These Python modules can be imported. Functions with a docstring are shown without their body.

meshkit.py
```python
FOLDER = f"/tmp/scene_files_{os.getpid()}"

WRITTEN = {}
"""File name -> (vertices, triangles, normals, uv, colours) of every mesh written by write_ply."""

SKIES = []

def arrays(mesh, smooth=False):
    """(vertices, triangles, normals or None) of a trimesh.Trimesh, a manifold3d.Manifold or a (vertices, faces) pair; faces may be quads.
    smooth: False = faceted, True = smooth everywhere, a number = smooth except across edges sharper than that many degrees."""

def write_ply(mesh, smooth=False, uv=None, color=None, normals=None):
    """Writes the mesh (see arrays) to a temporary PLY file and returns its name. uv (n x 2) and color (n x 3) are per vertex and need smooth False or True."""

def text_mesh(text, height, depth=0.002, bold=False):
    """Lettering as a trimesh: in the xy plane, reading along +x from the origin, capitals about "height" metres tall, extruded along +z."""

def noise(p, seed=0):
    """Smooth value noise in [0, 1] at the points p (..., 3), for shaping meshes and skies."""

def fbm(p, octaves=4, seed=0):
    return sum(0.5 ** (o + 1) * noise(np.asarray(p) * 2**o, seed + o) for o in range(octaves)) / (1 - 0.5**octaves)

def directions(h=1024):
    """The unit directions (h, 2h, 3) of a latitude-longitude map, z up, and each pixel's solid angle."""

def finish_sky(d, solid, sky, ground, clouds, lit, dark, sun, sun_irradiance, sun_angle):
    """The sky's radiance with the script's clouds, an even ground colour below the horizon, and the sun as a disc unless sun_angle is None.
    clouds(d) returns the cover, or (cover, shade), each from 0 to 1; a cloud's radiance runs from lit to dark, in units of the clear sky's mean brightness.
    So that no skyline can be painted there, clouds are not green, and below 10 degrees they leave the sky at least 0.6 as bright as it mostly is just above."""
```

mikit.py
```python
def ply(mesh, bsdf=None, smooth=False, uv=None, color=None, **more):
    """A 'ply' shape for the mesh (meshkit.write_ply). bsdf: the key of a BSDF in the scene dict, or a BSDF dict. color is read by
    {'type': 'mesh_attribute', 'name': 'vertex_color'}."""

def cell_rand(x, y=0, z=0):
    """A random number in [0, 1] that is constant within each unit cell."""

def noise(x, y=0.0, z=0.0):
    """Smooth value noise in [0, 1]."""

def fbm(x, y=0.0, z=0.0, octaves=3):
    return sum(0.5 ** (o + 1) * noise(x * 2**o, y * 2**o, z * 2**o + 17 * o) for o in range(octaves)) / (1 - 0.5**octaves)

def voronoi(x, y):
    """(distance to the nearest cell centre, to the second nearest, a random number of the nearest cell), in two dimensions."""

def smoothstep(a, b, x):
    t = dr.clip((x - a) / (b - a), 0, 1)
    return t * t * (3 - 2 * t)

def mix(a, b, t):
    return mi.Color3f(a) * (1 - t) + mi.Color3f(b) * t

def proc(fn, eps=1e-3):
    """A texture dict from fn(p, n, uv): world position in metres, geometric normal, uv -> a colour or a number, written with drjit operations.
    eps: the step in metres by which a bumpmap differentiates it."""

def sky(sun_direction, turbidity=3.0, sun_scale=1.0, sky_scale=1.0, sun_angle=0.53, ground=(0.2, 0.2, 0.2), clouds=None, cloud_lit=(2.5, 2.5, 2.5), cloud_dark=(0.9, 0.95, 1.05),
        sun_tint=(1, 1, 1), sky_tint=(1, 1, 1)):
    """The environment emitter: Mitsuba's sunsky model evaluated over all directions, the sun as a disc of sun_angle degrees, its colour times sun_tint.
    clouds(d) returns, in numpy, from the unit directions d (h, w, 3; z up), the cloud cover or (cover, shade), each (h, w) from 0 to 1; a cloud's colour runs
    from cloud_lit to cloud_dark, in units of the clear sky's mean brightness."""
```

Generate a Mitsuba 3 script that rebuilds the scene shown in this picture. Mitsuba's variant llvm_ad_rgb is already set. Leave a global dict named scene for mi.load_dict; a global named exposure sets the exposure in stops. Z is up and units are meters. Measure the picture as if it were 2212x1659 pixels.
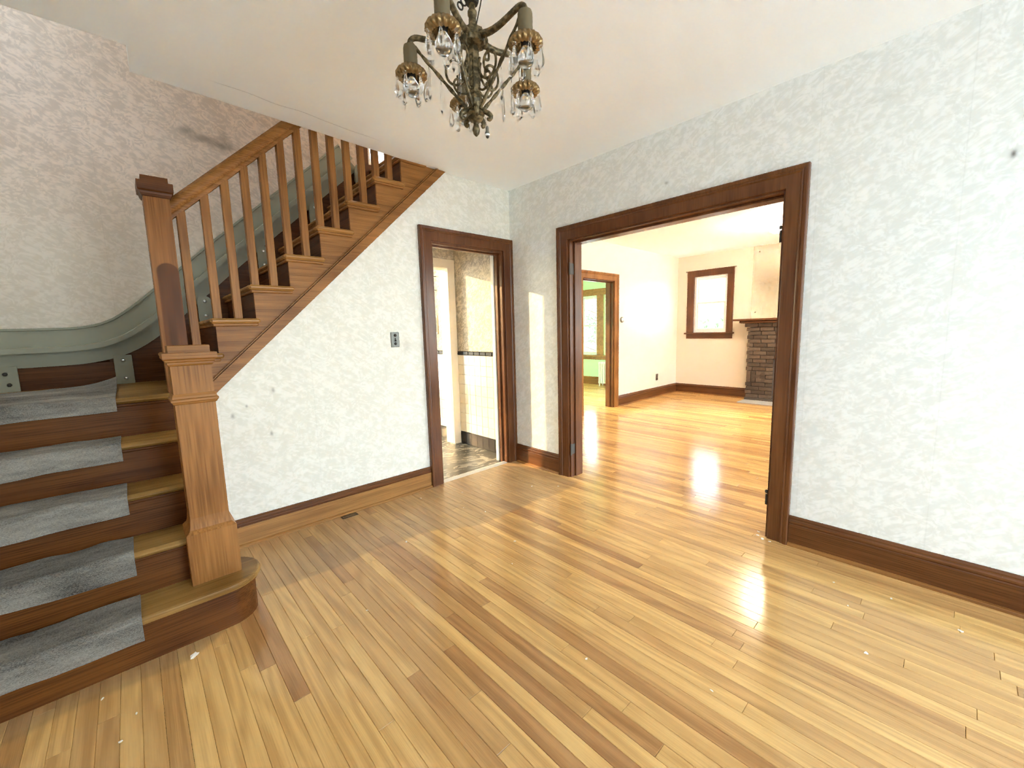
import math, random
import numpy as np, trimesh, mitsuba as mi, drjit as dr
from shapely.geometry import Polygon, box as sbox
import mikit, meshkit
from mikit import noise, fbm, voronoi, cell_rand, smoothstep, mix, proc
rng = random.Random(7)
T = mi.ScalarTransform4f
scene, labels = {}, {}

# ------------------------------------------------------------------ camera, sky, exposure
CAM = np.array([-2.744, -2.956, 1.292])
YAW, PITCH, ROLL = math.radians(47.357), math.radians(-7.335), math.radians(-1.529)
_f = np.array([math.cos(YAW) * math.cos(PITCH), math.sin(YAW) * math.cos(PITCH), math.sin(PITCH)])
_r = np.array([math.sin(YAW), -math.cos(YAW), 0.0])
_u = np.cross(_r, _f)
_up = -math.sin(ROLL) * _r + math.cos(ROLL) * _u
scene['camera'] = {'type': 'perspective', 'fov': 102.308, 'fov_axis': 'x', 'near_clip': 0.02, 'far_clip': 300.0,
                   'to_world': T().look_at(origin=CAM.tolist(), target=(CAM + _f).tolist(), up=_up.tolist())}
SUN = (-0.438, 0.867, 0.228)
def clouds(d):
    return np.clip(meshkit.fbm(d * np.array([2.5, 2.5, 5.0]), 4, 3) * 1.6 - 0.25, 0, 1)
scene['sky'] = mikit.sky(SUN, turbidity=4.0, sun_scale=0.10, sky_scale=1.0, ground=(0.3, 0.3, 0.26), clouds=clouds,
                         cloud_lit=(1.85, 2.0, 2.15), cloud_dark=(1.03, 1.12, 1.23), sky_tint=(0.92, 1.0, 1.09))
exposure = 6.62

# ------------------------------------------------------------------ helpers
def uniq(key):
    if key not in scene and not any(k.startswith(key + '__') for k in scene):
        return key
    n = 1
    while f'{key}_{n:03d}' in scene or any(k.startswith(f'{key}_{n:03d}__') for k in scene):
        n += 1
    return f'{key}_{n:03d}'

used = set()
def uname(key):
    if key not in used:
        used.add(key); return key
    n = 1
    while f'{key}_{n:03d}' in used:
        n += 1
    used.add(f'{key}_{n:03d}')
    return f'{key}_{n:03d}'

def thing(name, label, cat=None, group=None, kind=None):
    k = uname(name)
    d = {'label': label}
    if cat: d['category'] = cat
    if group: d['group'] = group
    if kind: d['kind'] = kind
    labels[k] = d
    return k

def put(name, mesh, bsdf, parent=None, label=None, smooth=False, kind=None, uv=None, to=None, more=None):
    k = uname(parent + '__' + name if parent else name)
    s = mikit.ply(mesh, bsdf, smooth=smooth, uv=uv)
    if to is not None: s['to_world'] = to
    if more: s.update(more)
    scene[k] = s
    if label or kind:
        d = labels.setdefault(k, {})
        if label: d['label'] = label
        if kind: d['kind'] = kind
    return k

def single(name, mesh, bsdf, label, cat, group=None, kind=None, **kw):
    k = thing(name, label, cat, group, kind)
    s = mikit.ply(mesh, bsdf, smooth=kw.pop('smooth', False), uv=kw.pop('uv', None))
    s.update(kw)
    scene[k] = s
    return k

def cat_(ms): return trimesh.util.concatenate(ms)

def bx(x0, x1, y0, y1, z0, z1, b=0.0):
    x0, x1 = min(x0, x1), max(x0, x1); y0, y1 = min(y0, y1), max(y0, y1); z0, z1 = min(z0, z1), max(z0, z1)
    if b <= 0:
        m = trimesh.creation.box((x1 - x0, y1 - y0, z1 - z0)); m.apply_translation(((x0 + x1) / 2, (y0 + y1) / 2, (z0 + z1) / 2)); return m
    b = min(b, (x1 - x0) * .45, (y1 - y0) * .45, (z1 - z0) * .45)
    P = []
    for x, sx in ((x0, 1), (x1, -1)):
        for y, sy in ((y0, 1), (y1, -1)):
            for z, sz in ((z0, 1), (z1, -1)):
                P += [(x, y + sy * b, z + sz * b), (x + sx * b, y, z + sz * b), (x + sx * b, y + sy * b, z)]
    return trimesh.convex.convex_hull(np.array(P))

def extr(poly, h0, h1, axis):
    """polygon in a plane, extruded along axis: 'z': (x,y); 'y': (x,z); 'x': (y,z)"""
    if not isinstance(poly, Polygon): poly = Polygon(poly)
    poly = poly.buffer(0)
    parts = getattr(poly, 'geoms', [poly])
    out = []
    for p in parts:
        m = trimesh.creation.extrude_polygon(p, h1 - h0, engine='earcut')
        v = np.array(m.vertices); v[:, 2] += h0
        if axis == 'z': w = v
        elif axis == 'y': w = v[:, [0, 2, 1]]
        else: w = v[:, [2, 0, 1]]
        m2 = trimesh.Trimesh(w, m.faces.copy(), process=False)
        if axis == 'y': m2.invert()
        out.append(m2)
    return cat_(out)

def lathe(prof, n=24, c=(0, 0, 0), flute=0, fl=0.0, start=0.0):
    prof = np.array(prof, float)
    a = np.arange(n) * 2 * np.pi / n + start
    s = 1 + (fl * np.cos(flute * a) if flute else 0 * a)
    V = np.stack([prof[:, None, 0] * (np.cos(a) * s)[None], prof[:, None, 0] * (np.sin(a) * s)[None], np.repeat(prof[:, 1:2], n, 1)], -1).reshape(-1, 3)
    F = []
    for i in range(len(prof) - 1):
        for j in range(n):
            q = [i * n + j, i * n + (j + 1) % n, (i + 1) * n + (j + 1) % n, (i + 1) * n + j]
            F += [[q[0], q[1], q[2]], [q[0], q[2], q[3]]]
    m = trimesh.Trimesh(V + np.array(c), F, process=False)
    if prof[-1, 1] < prof[0, 1]: m.invert()
    return m

def tube(pts, r, n=8, closed_ends=True):
    p = np.array(pts, float)
    r = np.broadcast_to(r, (len(p),))
    t = np.gradient(p, axis=0); t /= np.linalg.norm(t, axis=1, keepdims=True) + 1e-12
    a = np.zeros_like(p)
    ref = np.array([0, 0, 1.0]) if abs(t[0, 2]) < .9 else np.array([1.0, 0, 0])
    for i in range(len(p)):
        ref = ref - t[i] * (ref @ t[i]); ref /= np.linalg.norm(ref); a[i] = ref
    b = np.cross(t, a)
    ang = np.arange(n) * 2 * np.pi / n
    V = p[:, None] + r[:, None, None] * (np.cos(ang)[None, :, None] * a[:, None] + np.sin(ang)[None, :, None] * b[:, None])
    V = V.reshape(-1, 3); F = []
    for i in range(len(p) - 1):
        for j in range(n):
            q = [i * n + j, i * n + (j + 1) % n, (i + 1) * n + (j + 1) % n, (i + 1) * n + j]
            F += [[q[0], q[1], q[2]], [q[0], q[2], q[3]]]
    if closed_ends:
        k = len(V); V = np.vstack([V, p[:1], p[-1:]])
        for j in range(n):
            F += [[k, (j + 1) % n, j], [k + 1, (len(p) - 1) * n + j, (len(p) - 1) * n + (j + 1) % n]]
    return trimesh.Trimesh(V, F, process=False)

def spline(pts, n=24):
    from scipy.interpolate import CubicSpline
    p = np.array(pts, float); d = np.r_[0, np.cumsum(np.linalg.norm(np.diff(p, axis=0), axis=1))]
    return CubicSpline(d, p)(np.linspace(0, d[-1], n))

def casing(prof, lo, hi, top, mapf, z0=0.0, sill=False):
    """mitred casing round an opening lo..hi, up to top. prof: (distance from the edge, height off the wall) from inner foot round to outer foot."""
    V, F = [], []
    n = len(prof)
    for (u, w) in prof:
        path = [(lo - u, z0), (lo - u, top + u), (hi + u, top + u), (hi + u, z0)]
        V += [mapf(a, w, z) for a, z in path]
    for i in range(n - 1):
        for s in range(3):
            q = [i * 4 + s, i * 4 + s + 1, (i + 1) * 4 + s + 1, (i + 1) * 4 + s]
            F += [[q[0], q[1], q[2]], [q[0], q[2], q[3]]]
    for s in (0, 3):
        for i in range(1, n - 1):
            F.append([s, i * 4 + s, (i + 1) * 4 + s] if s else [s, (i + 1) * 4 + s, i * 4 + s])
    m = trimesh.Trimesh(np.array(V), F, process=False)
    m.fix_normals()
    return m

PROF = [(0.008, 0.0), (0.008, 0.018), (0.012, 0.021), (0.075, 0.022), (0.079, 0.027), (0.084, 0.030), (0.09, 0.028), (0.095, 0.033), (0.11, 0.035), (0.115, 0.03), (0.115, 0.0)]

# ------------------------------------------------------------------ materials
def mat(name, d, two=False):
    scene[name] = {'type': 'twosided', 'bsdf': d} if two else d
    return name
def pr(color, rough=0.5, spec=0.5, metallic=0.0, **k):
    c = color if isinstance(color, dict) else {'type': 'rgb', 'value': list(color)}
    d = {'type': 'principled', 'base_color': c, 'roughness': rough, 'specular': spec}
    if metallic: d['metallic'] = metallic
    d.update(k)
    return d

def wood_fn(c1, c2, axis, fine=1.0, blot=0.35):
    c1, c2 = np.array(c1), np.array(c2)
    def fn(p, n, uv):
        a = [p.x, p.y, p.z]
        k = [26.0 * fine] * 3; k[axis] = 1.3 * fine
        s = fbm(a[0] * k[0], a[1] * k[1], a[2] * k[2], 3)
        k2 = [210.0 * fine] * 3; k2[axis] = 7.0 * fine
        g = noise(a[0] * k2[0], a[1] * k2[1], a[2] * k2[2])
        bl = noise(a[0] * 5 + 3.7, a[1] * 5, a[2] * 5)
        t = smoothstep(0.08, 0.92, 0.6 * s + 0.4 * g + blot * (bl - 0.5))
        return mix(c2.tolist(), c1.tolist(), t)
    return fn
for ax, nm in ((0, 'x'), (1, 'y'), (2, 'z')):
    mat('trim_wood_' + nm, {'type': 'twosided', 'bsdf': pr(proc(wood_fn((.155, .058, .019), (.068, .021, .0065), ax)), .27, .42)})
    mat('stair_wood_' + nm, {'type': 'twosided', 'bsdf': pr(proc(wood_fn((.36, .165, .046), (.155, .058, .013), ax)), .42, .25)})
mat('riser_wood', {'type': 'twosided', 'bsdf': pr(proc(wood_fn((.145, .050, .010), (.052, .014, .0025), 0)), .42, .25)})
mat('riser_wood_y', {'type': 'twosided', 'bsdf': pr(proc(wood_fn((.11, .034, .007), (.042, .010, .002), 1)), .42, .25)})
mat('tread_wood', {'type': 'twosided', 'bsdf': pr(proc(wood_fn((.34, .20, .065), (.16, .082, .02), 0, 1, .8)), .42, .25)})
mat('base_oak_x', {'type': 'twosided', 'bsdf': pr(proc(wood_fn((.43, .22, .068), (.21, .09, .022), 0)), .38, .35)})

# the landing newel: an arch-topped shadow painted on the lower half of its front
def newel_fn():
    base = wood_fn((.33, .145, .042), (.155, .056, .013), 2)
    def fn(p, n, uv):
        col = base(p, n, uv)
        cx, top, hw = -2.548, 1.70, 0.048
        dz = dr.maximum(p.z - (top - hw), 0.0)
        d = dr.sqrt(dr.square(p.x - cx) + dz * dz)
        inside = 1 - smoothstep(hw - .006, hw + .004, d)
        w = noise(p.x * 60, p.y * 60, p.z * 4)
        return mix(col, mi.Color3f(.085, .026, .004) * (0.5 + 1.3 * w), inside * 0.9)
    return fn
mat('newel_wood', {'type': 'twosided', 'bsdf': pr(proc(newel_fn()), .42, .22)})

def floor_fn(p, n, uv):
    tone, seed = uv.x, uv.y * 97.0
    x, y = p.x + seed * 3.1, p.y + seed * 7.7
    warp = fbm(x * 9, y * 1.1, seed, 2)
    ring = 0.5 + 0.5 * dr.sin(70 * x + 40 * warp)
    streak = fbm(x * 55, y * 2.2, seed, 3)
    pore = noise(x * 420, y * 12, seed)
    g = smoothstep(0.05, 0.9, 0.24 * ring + 0.50 * streak + 0.26 * pore)
    light = mix((.78, .52, .205), (.47, .25, .098), tone)
    dark = mix((.53, .30, .10), (.29, .135, .046), tone)
    col = mix(dark, light, g)
    # worn, greyed finish along the stair wall where a runner used to lie
    bnd = -0.66 - 0.19 * smoothstep(-1.5, -1.05, p.x) - 0.26 * (1 - smoothstep(-2.75, -2.35, p.x)) + 0.05 * (noise(p.x * 5, p.y * 5) - .5)
    worn = smoothstep(bnd - 0.03, bnd + 0.05, p.y) * (1 - smoothstep(-0.12, 0.02, p.x))
    blot = fbm(p.x * 3, p.y * 3, 1.0, 3)
    col = mix(col, mi.Color3f(.36, .235, .125) * (0.65 + 0.6 * blot) * (0.8 + .4 * g), worn * 0.62)
    edge = dr.exp(-dr.square((p.y - bnd) / 0.018)) * worn
    col = col * (1 - 0.25 * edge)
    return col
def floor_rough(p, n, uv):
    bnd = -0.66 - 0.19 * smoothstep(-1.5, -1.05, p.x)
    worn = smoothstep(bnd - 0.03, bnd + 0.05, p.y) * (1 - smoothstep(-0.12, 0.02, p.x))
    return 0.12 + 0.08 * fbm(p.x * 3, p.y * 3, 0.0, 2) + 0.20 * worn
mat('floor_oak', {'type': 'twosided', 'bsdf': pr(proc(floor_fn), proc(floor_rough), .5)})
mat('floor_gap', pr((.06, .03, .012), .8, .1))

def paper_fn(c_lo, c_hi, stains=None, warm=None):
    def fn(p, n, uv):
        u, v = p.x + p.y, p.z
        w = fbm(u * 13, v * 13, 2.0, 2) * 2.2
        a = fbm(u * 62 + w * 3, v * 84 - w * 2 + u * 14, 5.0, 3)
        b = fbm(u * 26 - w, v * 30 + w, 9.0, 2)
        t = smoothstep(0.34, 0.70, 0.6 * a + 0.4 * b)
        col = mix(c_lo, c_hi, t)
        if warm is not None:
            col = mix(col, mi.Color3f(warm) * (0.85 + .3 * t), smoothstep(1.75, 2.55, v) * 0.8)
        seam = dr.abs(u / 0.53 - dr.floor(u / 0.53) - 0.5)
        col = col * (1 - 0.06 * (1 - smoothstep(0.0, 0.008, seam)))
        if stains is not None: col = stains(p, col)
        return col
    return fn
def blob(p, col, cx, cz, rx, rz, c, k, ax='x'):
    q = p.x if ax == 'x' else p.y
    w = 0.6 + 0.9 * fbm(q * 25, p.z * 25, 3.0, 2)
    d = dr.square((q - cx) / rx) + dr.square((p.z - cz) / rz)
    return mix(col, mi.Color3f(c), k * dr.clip(w, 0, 1) * dr.exp(-d))
def pink_stains(p, col):
    for cx, cz, rx, rz, k in ((-2.27, 2.78, .05, .03, .55), (-2.17, 2.75, .07, .03, .7), (-2.06, 2.73, .07, .03, .75), (-2.05, 2.80, .03, .04, .4), (-1.88, 2.66, .05, .03, .6)):
        col = blob(p, col, cx, cz, rx, rz, (.17, .14, .10), k)
    return col
def b_stains(p, col):
    col = blob(p, col, -3.049, 1.958, .009, .016, (.04, .04, .04), .8, 'y')
    col = blob(p, col, -2.627, 2.337, .09, .014, (.42, .42, .36), .25, 'y')
    return blob(p, col, -1.55, 2.243, .015, .01, (.25, .25, .2), .6, 'y')
def a_stains(p, col):
    for cx, cz, r in ((-2.097, .956, .010), (-2.13, .681, .009), (-2.327, .822, .010), (-2.25, .875, .006)):
        col = blob(p, col, cx, cz, r, r * 1.6, (.22, .22, .19), .6)
    return blob(p, col, -1.14, 1.20, .03, .06, (.45, .42, .33), .35)
mat('paper_a', pr(proc(paper_fn((.73, .735, .655), (.83, .835, .765), a_stains)), .55, .3))
mat('paper_b', pr(proc(paper_fn((.69, .715, .685), (.79, .815, .795), b_stains)), .5, .35))
mat('paper_pink', pr(proc(paper_fn((.645, .58, .475), (.73, .665, .565), pink_stains, (.60, .485, .39))), .6, .3))
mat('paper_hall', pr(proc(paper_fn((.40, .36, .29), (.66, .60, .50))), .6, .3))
def plaster_bump(p, n, uv):
    return 0.0015 * fbm(p.x * 26, p.y * 26, p.z * 26, 3)
def ceil_fn(p, n, uv):
    s = fbm(p.x * 2.2, p.y * 2.2, 4.0, 3)
    col = mix((.84, .87, .85), (.885, .91, .895), s)
    yc = -0.30 + 0.10 * (p.x + 2.2) + 0.02 * noise(p.x * 7)
    crack = dr.exp(-dr.square((p.y - yc) / 0.003)) * smoothstep(-2.35, -2.2, p.x) * (1 - smoothstep(-1.5, -1.3, p.x))
    return col * (1 - 0.35 * crack)
mat('ceiling_paint', {'type': 'bumpmap', 'arbitrary': proc(plaster_bump, 2e-3), 'scale': 1.0, 'bsdf': pr(proc(ceil_fn), .7, .2)})
mat('living_ceiling', pr((.87, .84, .79), .7, .2))
mat('living_paint', pr((.78, .72, .61), .28, .5))
mat('living_paint_east', pr((.74, .67, .56), .6, .3))
mat('green_paint', pr((.60, .82, .56), .6, .3))
mat('white_paint', pr((.80, .77, .68), .5, .35))
mat('cream_paint', pr((.78, .70, .56), .45, .4))
mat('plain_wall', pr((.72, .70, .66), .7, .2))
mat('tile_cream', pr((.84, .76, .60), .15, .5))
mat('tile_black', pr((.008, .008, .008), .3, .2))
mat('grout', pr((.30, .22, .14), .8, .2))
def vinyl_fn(p, n, uv):
    w = fbm(p.x * 4, p.y * 4, 1.0, 3)
    v = fbm(p.x * 12 + w * 6, p.y * 30 - w * 8, 3.0, 3)
    return mix((.045, .042, .034), (.33, .31, .26), smoothstep(.55, .75, v) * .9)
mat('vinyl', pr(proc(vinyl_fn), .3, .5))
def carpet_fn(p, n, uv):
    a = noise(p.x * 330, p.y * 330, p.z * 330)
    b = fbm(p.x * 14, p.y * 60, p.z * 60, 3)
    d = fbm(p.x * 5, p.y * 9, p.z * 9, 2)
    t = dr.clip(.45 * a + .5 * b + .8 * (d - .45), 0, 1)
    return mix((.035, .033, .030), (.29, .285, .255), t)
def carpet_bump(p, n, uv):
    return 0.0025 * noise(p.x * 260, p.y * 260, p.z * 260)
mat('carpet_grey', {'type': 'twosided', 'bsdf': pr(proc(carpet_fn), .95, .1, sheen=.3)})
mat('lift_paint', {'type': 'twosided', 'bsdf': pr((.29, .295, .22), .42, .3)})
mat('steel', {'type': 'twosided', 'bsdf': pr((.75, .75, .72), .25, .5, 1.0)})
mat('hinge_metal', {'type': 'twosided', 'bsdf': pr((.10, .095, .085), .6, .2)})
mat('dark_iron', {'type': 'twosided', 'bsdf': pr((.03, .026, .02), .5, .4)})
mat('grey_metal', {'type': 'twosided', 'bsdf': pr((.20, .205, .19), .35, .5, .7)})
def bronze_fn(p, n, uv):
    t = fbm(p.x * 90, p.y * 90, p.z * 90, 3)
    return mix((.060, .046, .020), (.22, .17, .085), smoothstep(.35, .75, t))
mat('bronze', {'type': 'twosided', 'bsdf': pr(proc(bronze_fn), .42, .5, .45)})
mat('socket_gold', {'type': 'twosided', 'bsdf': pr((.16, .128, .07), .6, .4, .2)})
mat('cup_gold', {'type': 'twosided', 'bsdf': pr((.28, .18, .075), .33, .5, .8)})
mat('glass', {'type': 'dielectric', 'int_ior': 1.5, 'ext_ior': 1.0})
mat('pane_glass', {'type': 'thindielectric', 'int_ior': 1.5, 'ext_ior': 1.0})
mat('vinyl_white', {'type': 'twosided', 'bsdf': pr((.80, .81, .80), .4, .4)})
def brick_fn(p, n, uv):
    t = fbm(p.x * 30, p.y * 30, p.z * 30, 3)
    return mix((.060, .041, .029), (.185, .130, .092), dr.clip(uv.x * 0.8 + (t - .5) * .6, 0, 1))
mat('brick_brown', pr(proc(brick_fn), .75, .3))
mat('mortar', pr((.10, .08, .065), .9, .1))
mat('mirror', {'type': 'twosided', 'bsdf': {'type': 'roughconductor', 'material': 'Ag', 'alpha': .02, 'specular_reflectance': {'type': 'rgb', 'value': [.88, .88, .82]}}})
mat('hearth_stone', pr((.42, .40, .36), .6, .3))
mat('chip_white', {'type': 'twosided', 'bsdf': pr((.85, .82, .74), .6, .3)})
mat('brown_plastic', pr((.10, .07, .05), .4, .5))
mat('bark', pr((.12, .09, .06), .9, .1))
mat('leaf', {'type': 'principledthin', 'base_color': {'type': 'rgb', 'value': [.12, .30, .10]}, 'roughness': .5, 'diff_trans': .8})
mat('bounce_ground', pr((.74, .75, .76), .9, .1))  # unseen ground, kept pale so daylight bounces up to the ceilings
mat('lamp_brass', {'type': 'twosided', 'bsdf': pr((.55, .40, .2), .3, .5, .8)})

# ------------------------------------------------------------------ key dimensions
HC, HL = 2.583, 2.60            # ceilings: foyer, living room
XL, YB = -3.95, -4.4            # foyer: left wall, wall behind the camera
X2, Y1 = 5.20, 0.84             # living room: far wall, left wall
WB = 0.14                       # thickness of the wall with the wide opening
BY0, BY1, BTOP = -2.240, -0.715, 2.015   # wide opening
AX0, AX1, ATOP = -0.872, -0.108, 2.02    # hall doorway
R, RUN = 0.2013, 0.209
YP = 0.93                       # pink stair wall
SL = 0.955                      # slope of stringer
def zs(x): return 0.975 + SL * (x + 2.402)   # lower edge of stringer

def struct(name, mesh, bsdf, label, **k):
    return single(name, mesh, bsdf, label, None, kind='structure', **k)

# ------------------------------------------------------------------ walls
# wall A: below the stair, with hall doorway
pa = Polygon([(-2.50, -.02), (0, -.02), (0, HC), (-.72, HC), (-.72, zs(-.72) - .01), (-2.50, zs(-2.50))]).difference(sbox(AX0 - .012, -1, AX1 + .012, ATOP + .012))
struct('wall_back', extr(pa, 0, .13, 'y'), 'paper_a', 'pale mottled papered wall under the stairs with the narrow doorway')
pb = Polygon([(YB, -.02), (.05, -.02), (.05, HC + .25), (YB, HC + .25)]).difference(sbox(BY0 - .012, -1, BY1 + .012, BTOP + .012))
struct('wall_right', extr(pb, 0, .07, 'x'), 'paper_b', 'pale mottled papered wall with the wide cased opening')
pb2 = Polygon([(YB, -.02), (Y1, -.02), (Y1, HC + .25), (YB, HC + .25)]).difference(sbox(BY0 - .012, -1, BY1 + .012, BTOP + .012))
struct('wall_living_near', extr(pb2, .07, WB, 'x'), 'living_paint', 'cream living room side of the wall around the wide opening')
# foyer walls outside the frame, with their windows
pl = Polygon([(YB, -.02), (YP + .1, -.02), (YP + .1, 5.1), (YB, 5.1)])
struct('wall_left', extr(pl, XL - .12, XL, 'x'), 'paper_b', 'papered wall on the left of the foyer beyond the frame')
pk = Polygon([(XL, -.02), (WB, -.02), (WB, HC + .2), (XL, HC + .2)]).difference(sbox(-2.3, .08, -0.6, 2.5))
struct('wall_front', extr(pk, YB - .12, YB, 'y'), 'paper_b', 'papered wall behind the viewer with a broad window')
# pink stair wall with the upstairs window
pp = Polygon([(XL, -.02), (.30, -.02), (.30, 5.1), (XL, 5.1)]).difference(sbox(-.93, 2.86, -.10, 4.2)).difference(sbox(-.90, -1, .30, 2.30))
struct('wall_stair', extr(pp, YP, YP + .05, 'y'), 'paper_pink', 'pinkish beige mottled papered wall behind the stairs')
# second floor enclosure of the stairwell
EDGE = [(XL, -.353), (-2.61, -.366), (-2.60, -.13), (-.72, -.003), (.30, -.003)]
up = []
for (xa, ya), (xb, yb) in zip(EDGE[:-1], EDGE[1:]):
    up.append(extr(Polygon([(xa, ya), (xb, yb), (xb, yb - .03), (xa, ya - .03)]).buffer(.001), HC + .27, 5.1, 'z'))
_w = extr(Polygon([(XL, HC + .27), (-2.61, HC + .27), (-2.61, 5.1), (XL, 5.1)]).difference(sbox(-3.7, 3.2, -2.9, 4.6)), -.385, -.36, 'y')
up[0] = _w
struct('wall_upstairs', cat_(up), 'paper_pink', 'papered upstairs wall above the edge of the stairwell')
struct('wall_upstairs_end', bx(.30, .36, -.1, YP + .05, 2.28, 5.1), 'paper_pink', 'papered wall at the head of the stairs')
struct('ceiling_upstairs', bx(XL - .1, .4, -.5, YP + .1, 5.1, 5.18), 'plain_wall', 'plain ceiling above the stairwell')
# ceilings
struct('ceiling', extr(Polygon([(XL, YB), (.01, YB), (.01, .13), (-.72, .13), (-.72, -.003), (-2.60, -.13), (-2.61, -.366), (XL, -.353)]), HC, HC + .27, 'z'), 'ceiling_paint', 'off-white textured plaster ceiling of the foyer')
struct('ceiling_living', bx(WB - .02, X2 + .1, YB, Y1, HL, HL + .2), 'living_ceiling', 'cream flat ceiling of the living room')
# hall behind the narrow doorway
XH = 0.036
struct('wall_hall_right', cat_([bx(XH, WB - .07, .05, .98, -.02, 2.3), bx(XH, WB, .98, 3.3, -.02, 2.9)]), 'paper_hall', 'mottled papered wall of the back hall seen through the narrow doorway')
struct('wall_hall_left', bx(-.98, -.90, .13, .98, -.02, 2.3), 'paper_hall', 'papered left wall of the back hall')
ph = Polygon([(-2.2, -.02), (XH, -.02), (XH, 2.9), (-2.2, 2.9)]).difference(sbox(-.78, -1, -.065, 2.0))
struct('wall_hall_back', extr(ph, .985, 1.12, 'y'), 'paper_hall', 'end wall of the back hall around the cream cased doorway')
struct('ceiling_hall', bx(-.98, XH + .05, .13, .985, 2.28, 2.34), 'white_paint', 'white ceiling of the back hall')
struct('wall_kitchen', cat_([bx(-2.3, -2.2, .98, 3.3, -.02, 2.9)] + [extr(Polygon([(-2.3, -.02), (WB, -.02), (WB, 2.9), (-2.3, 2.9)]).difference(sbox(-2.1, .3, -.9, 2.75)), 3.2, 3.3, 'y')]), 'cream_paint', 'cream walls of the room beyond the back hall')
struct('ceiling_kitchen', bx(-2.3, WB, .98, 3.3, 2.85, 2.95), 'white_paint', 'white ceiling of the room beyond the back hall')
# living room and green room
pw = Polygon([(YB, -.02), (Y1, -.02), (Y1, HL), (YB, HL)]).difference(sbox(-.085, 1.165, .525, 2.215))
struct('wall_living_far', extr(pw.difference(sbox(-3.8, .7, -2.6, 2.2)), X2, X2 + .15, 'x'), 'living_paint_east', 'cream far wall of the living room with the small window and brick fireplace')
pv = Polygon([(WB, -.02), (X2, -.02), (X2, HL), (WB, HL)]).difference(sbox(2.19, -1, 3.005, 2.03))
struct('wall_living_left', extr(pv, Y1, Y1 + .07, 'y'), 'living_paint', 'cream glossy left wall of the living room with the thermostat')
struct('wall_green_near', extr(pv.difference(sbox(0, -1, .5, .1)), Y1 + .07, Y1 + .14, 'y'), 'green_paint', 'green sunroom side of the living room wall')
pf = Polygon([(WB, -.02), (X2, -.02), (X2, HL), (WB, HL)]).difference(sbox(1.3, .6, 4.5, 2.3))
struct('wall_living_front', extr(pf, YB - .12, YB, 'y'), 'living_paint', 'cream front wall of the living room with broad windows')
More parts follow.
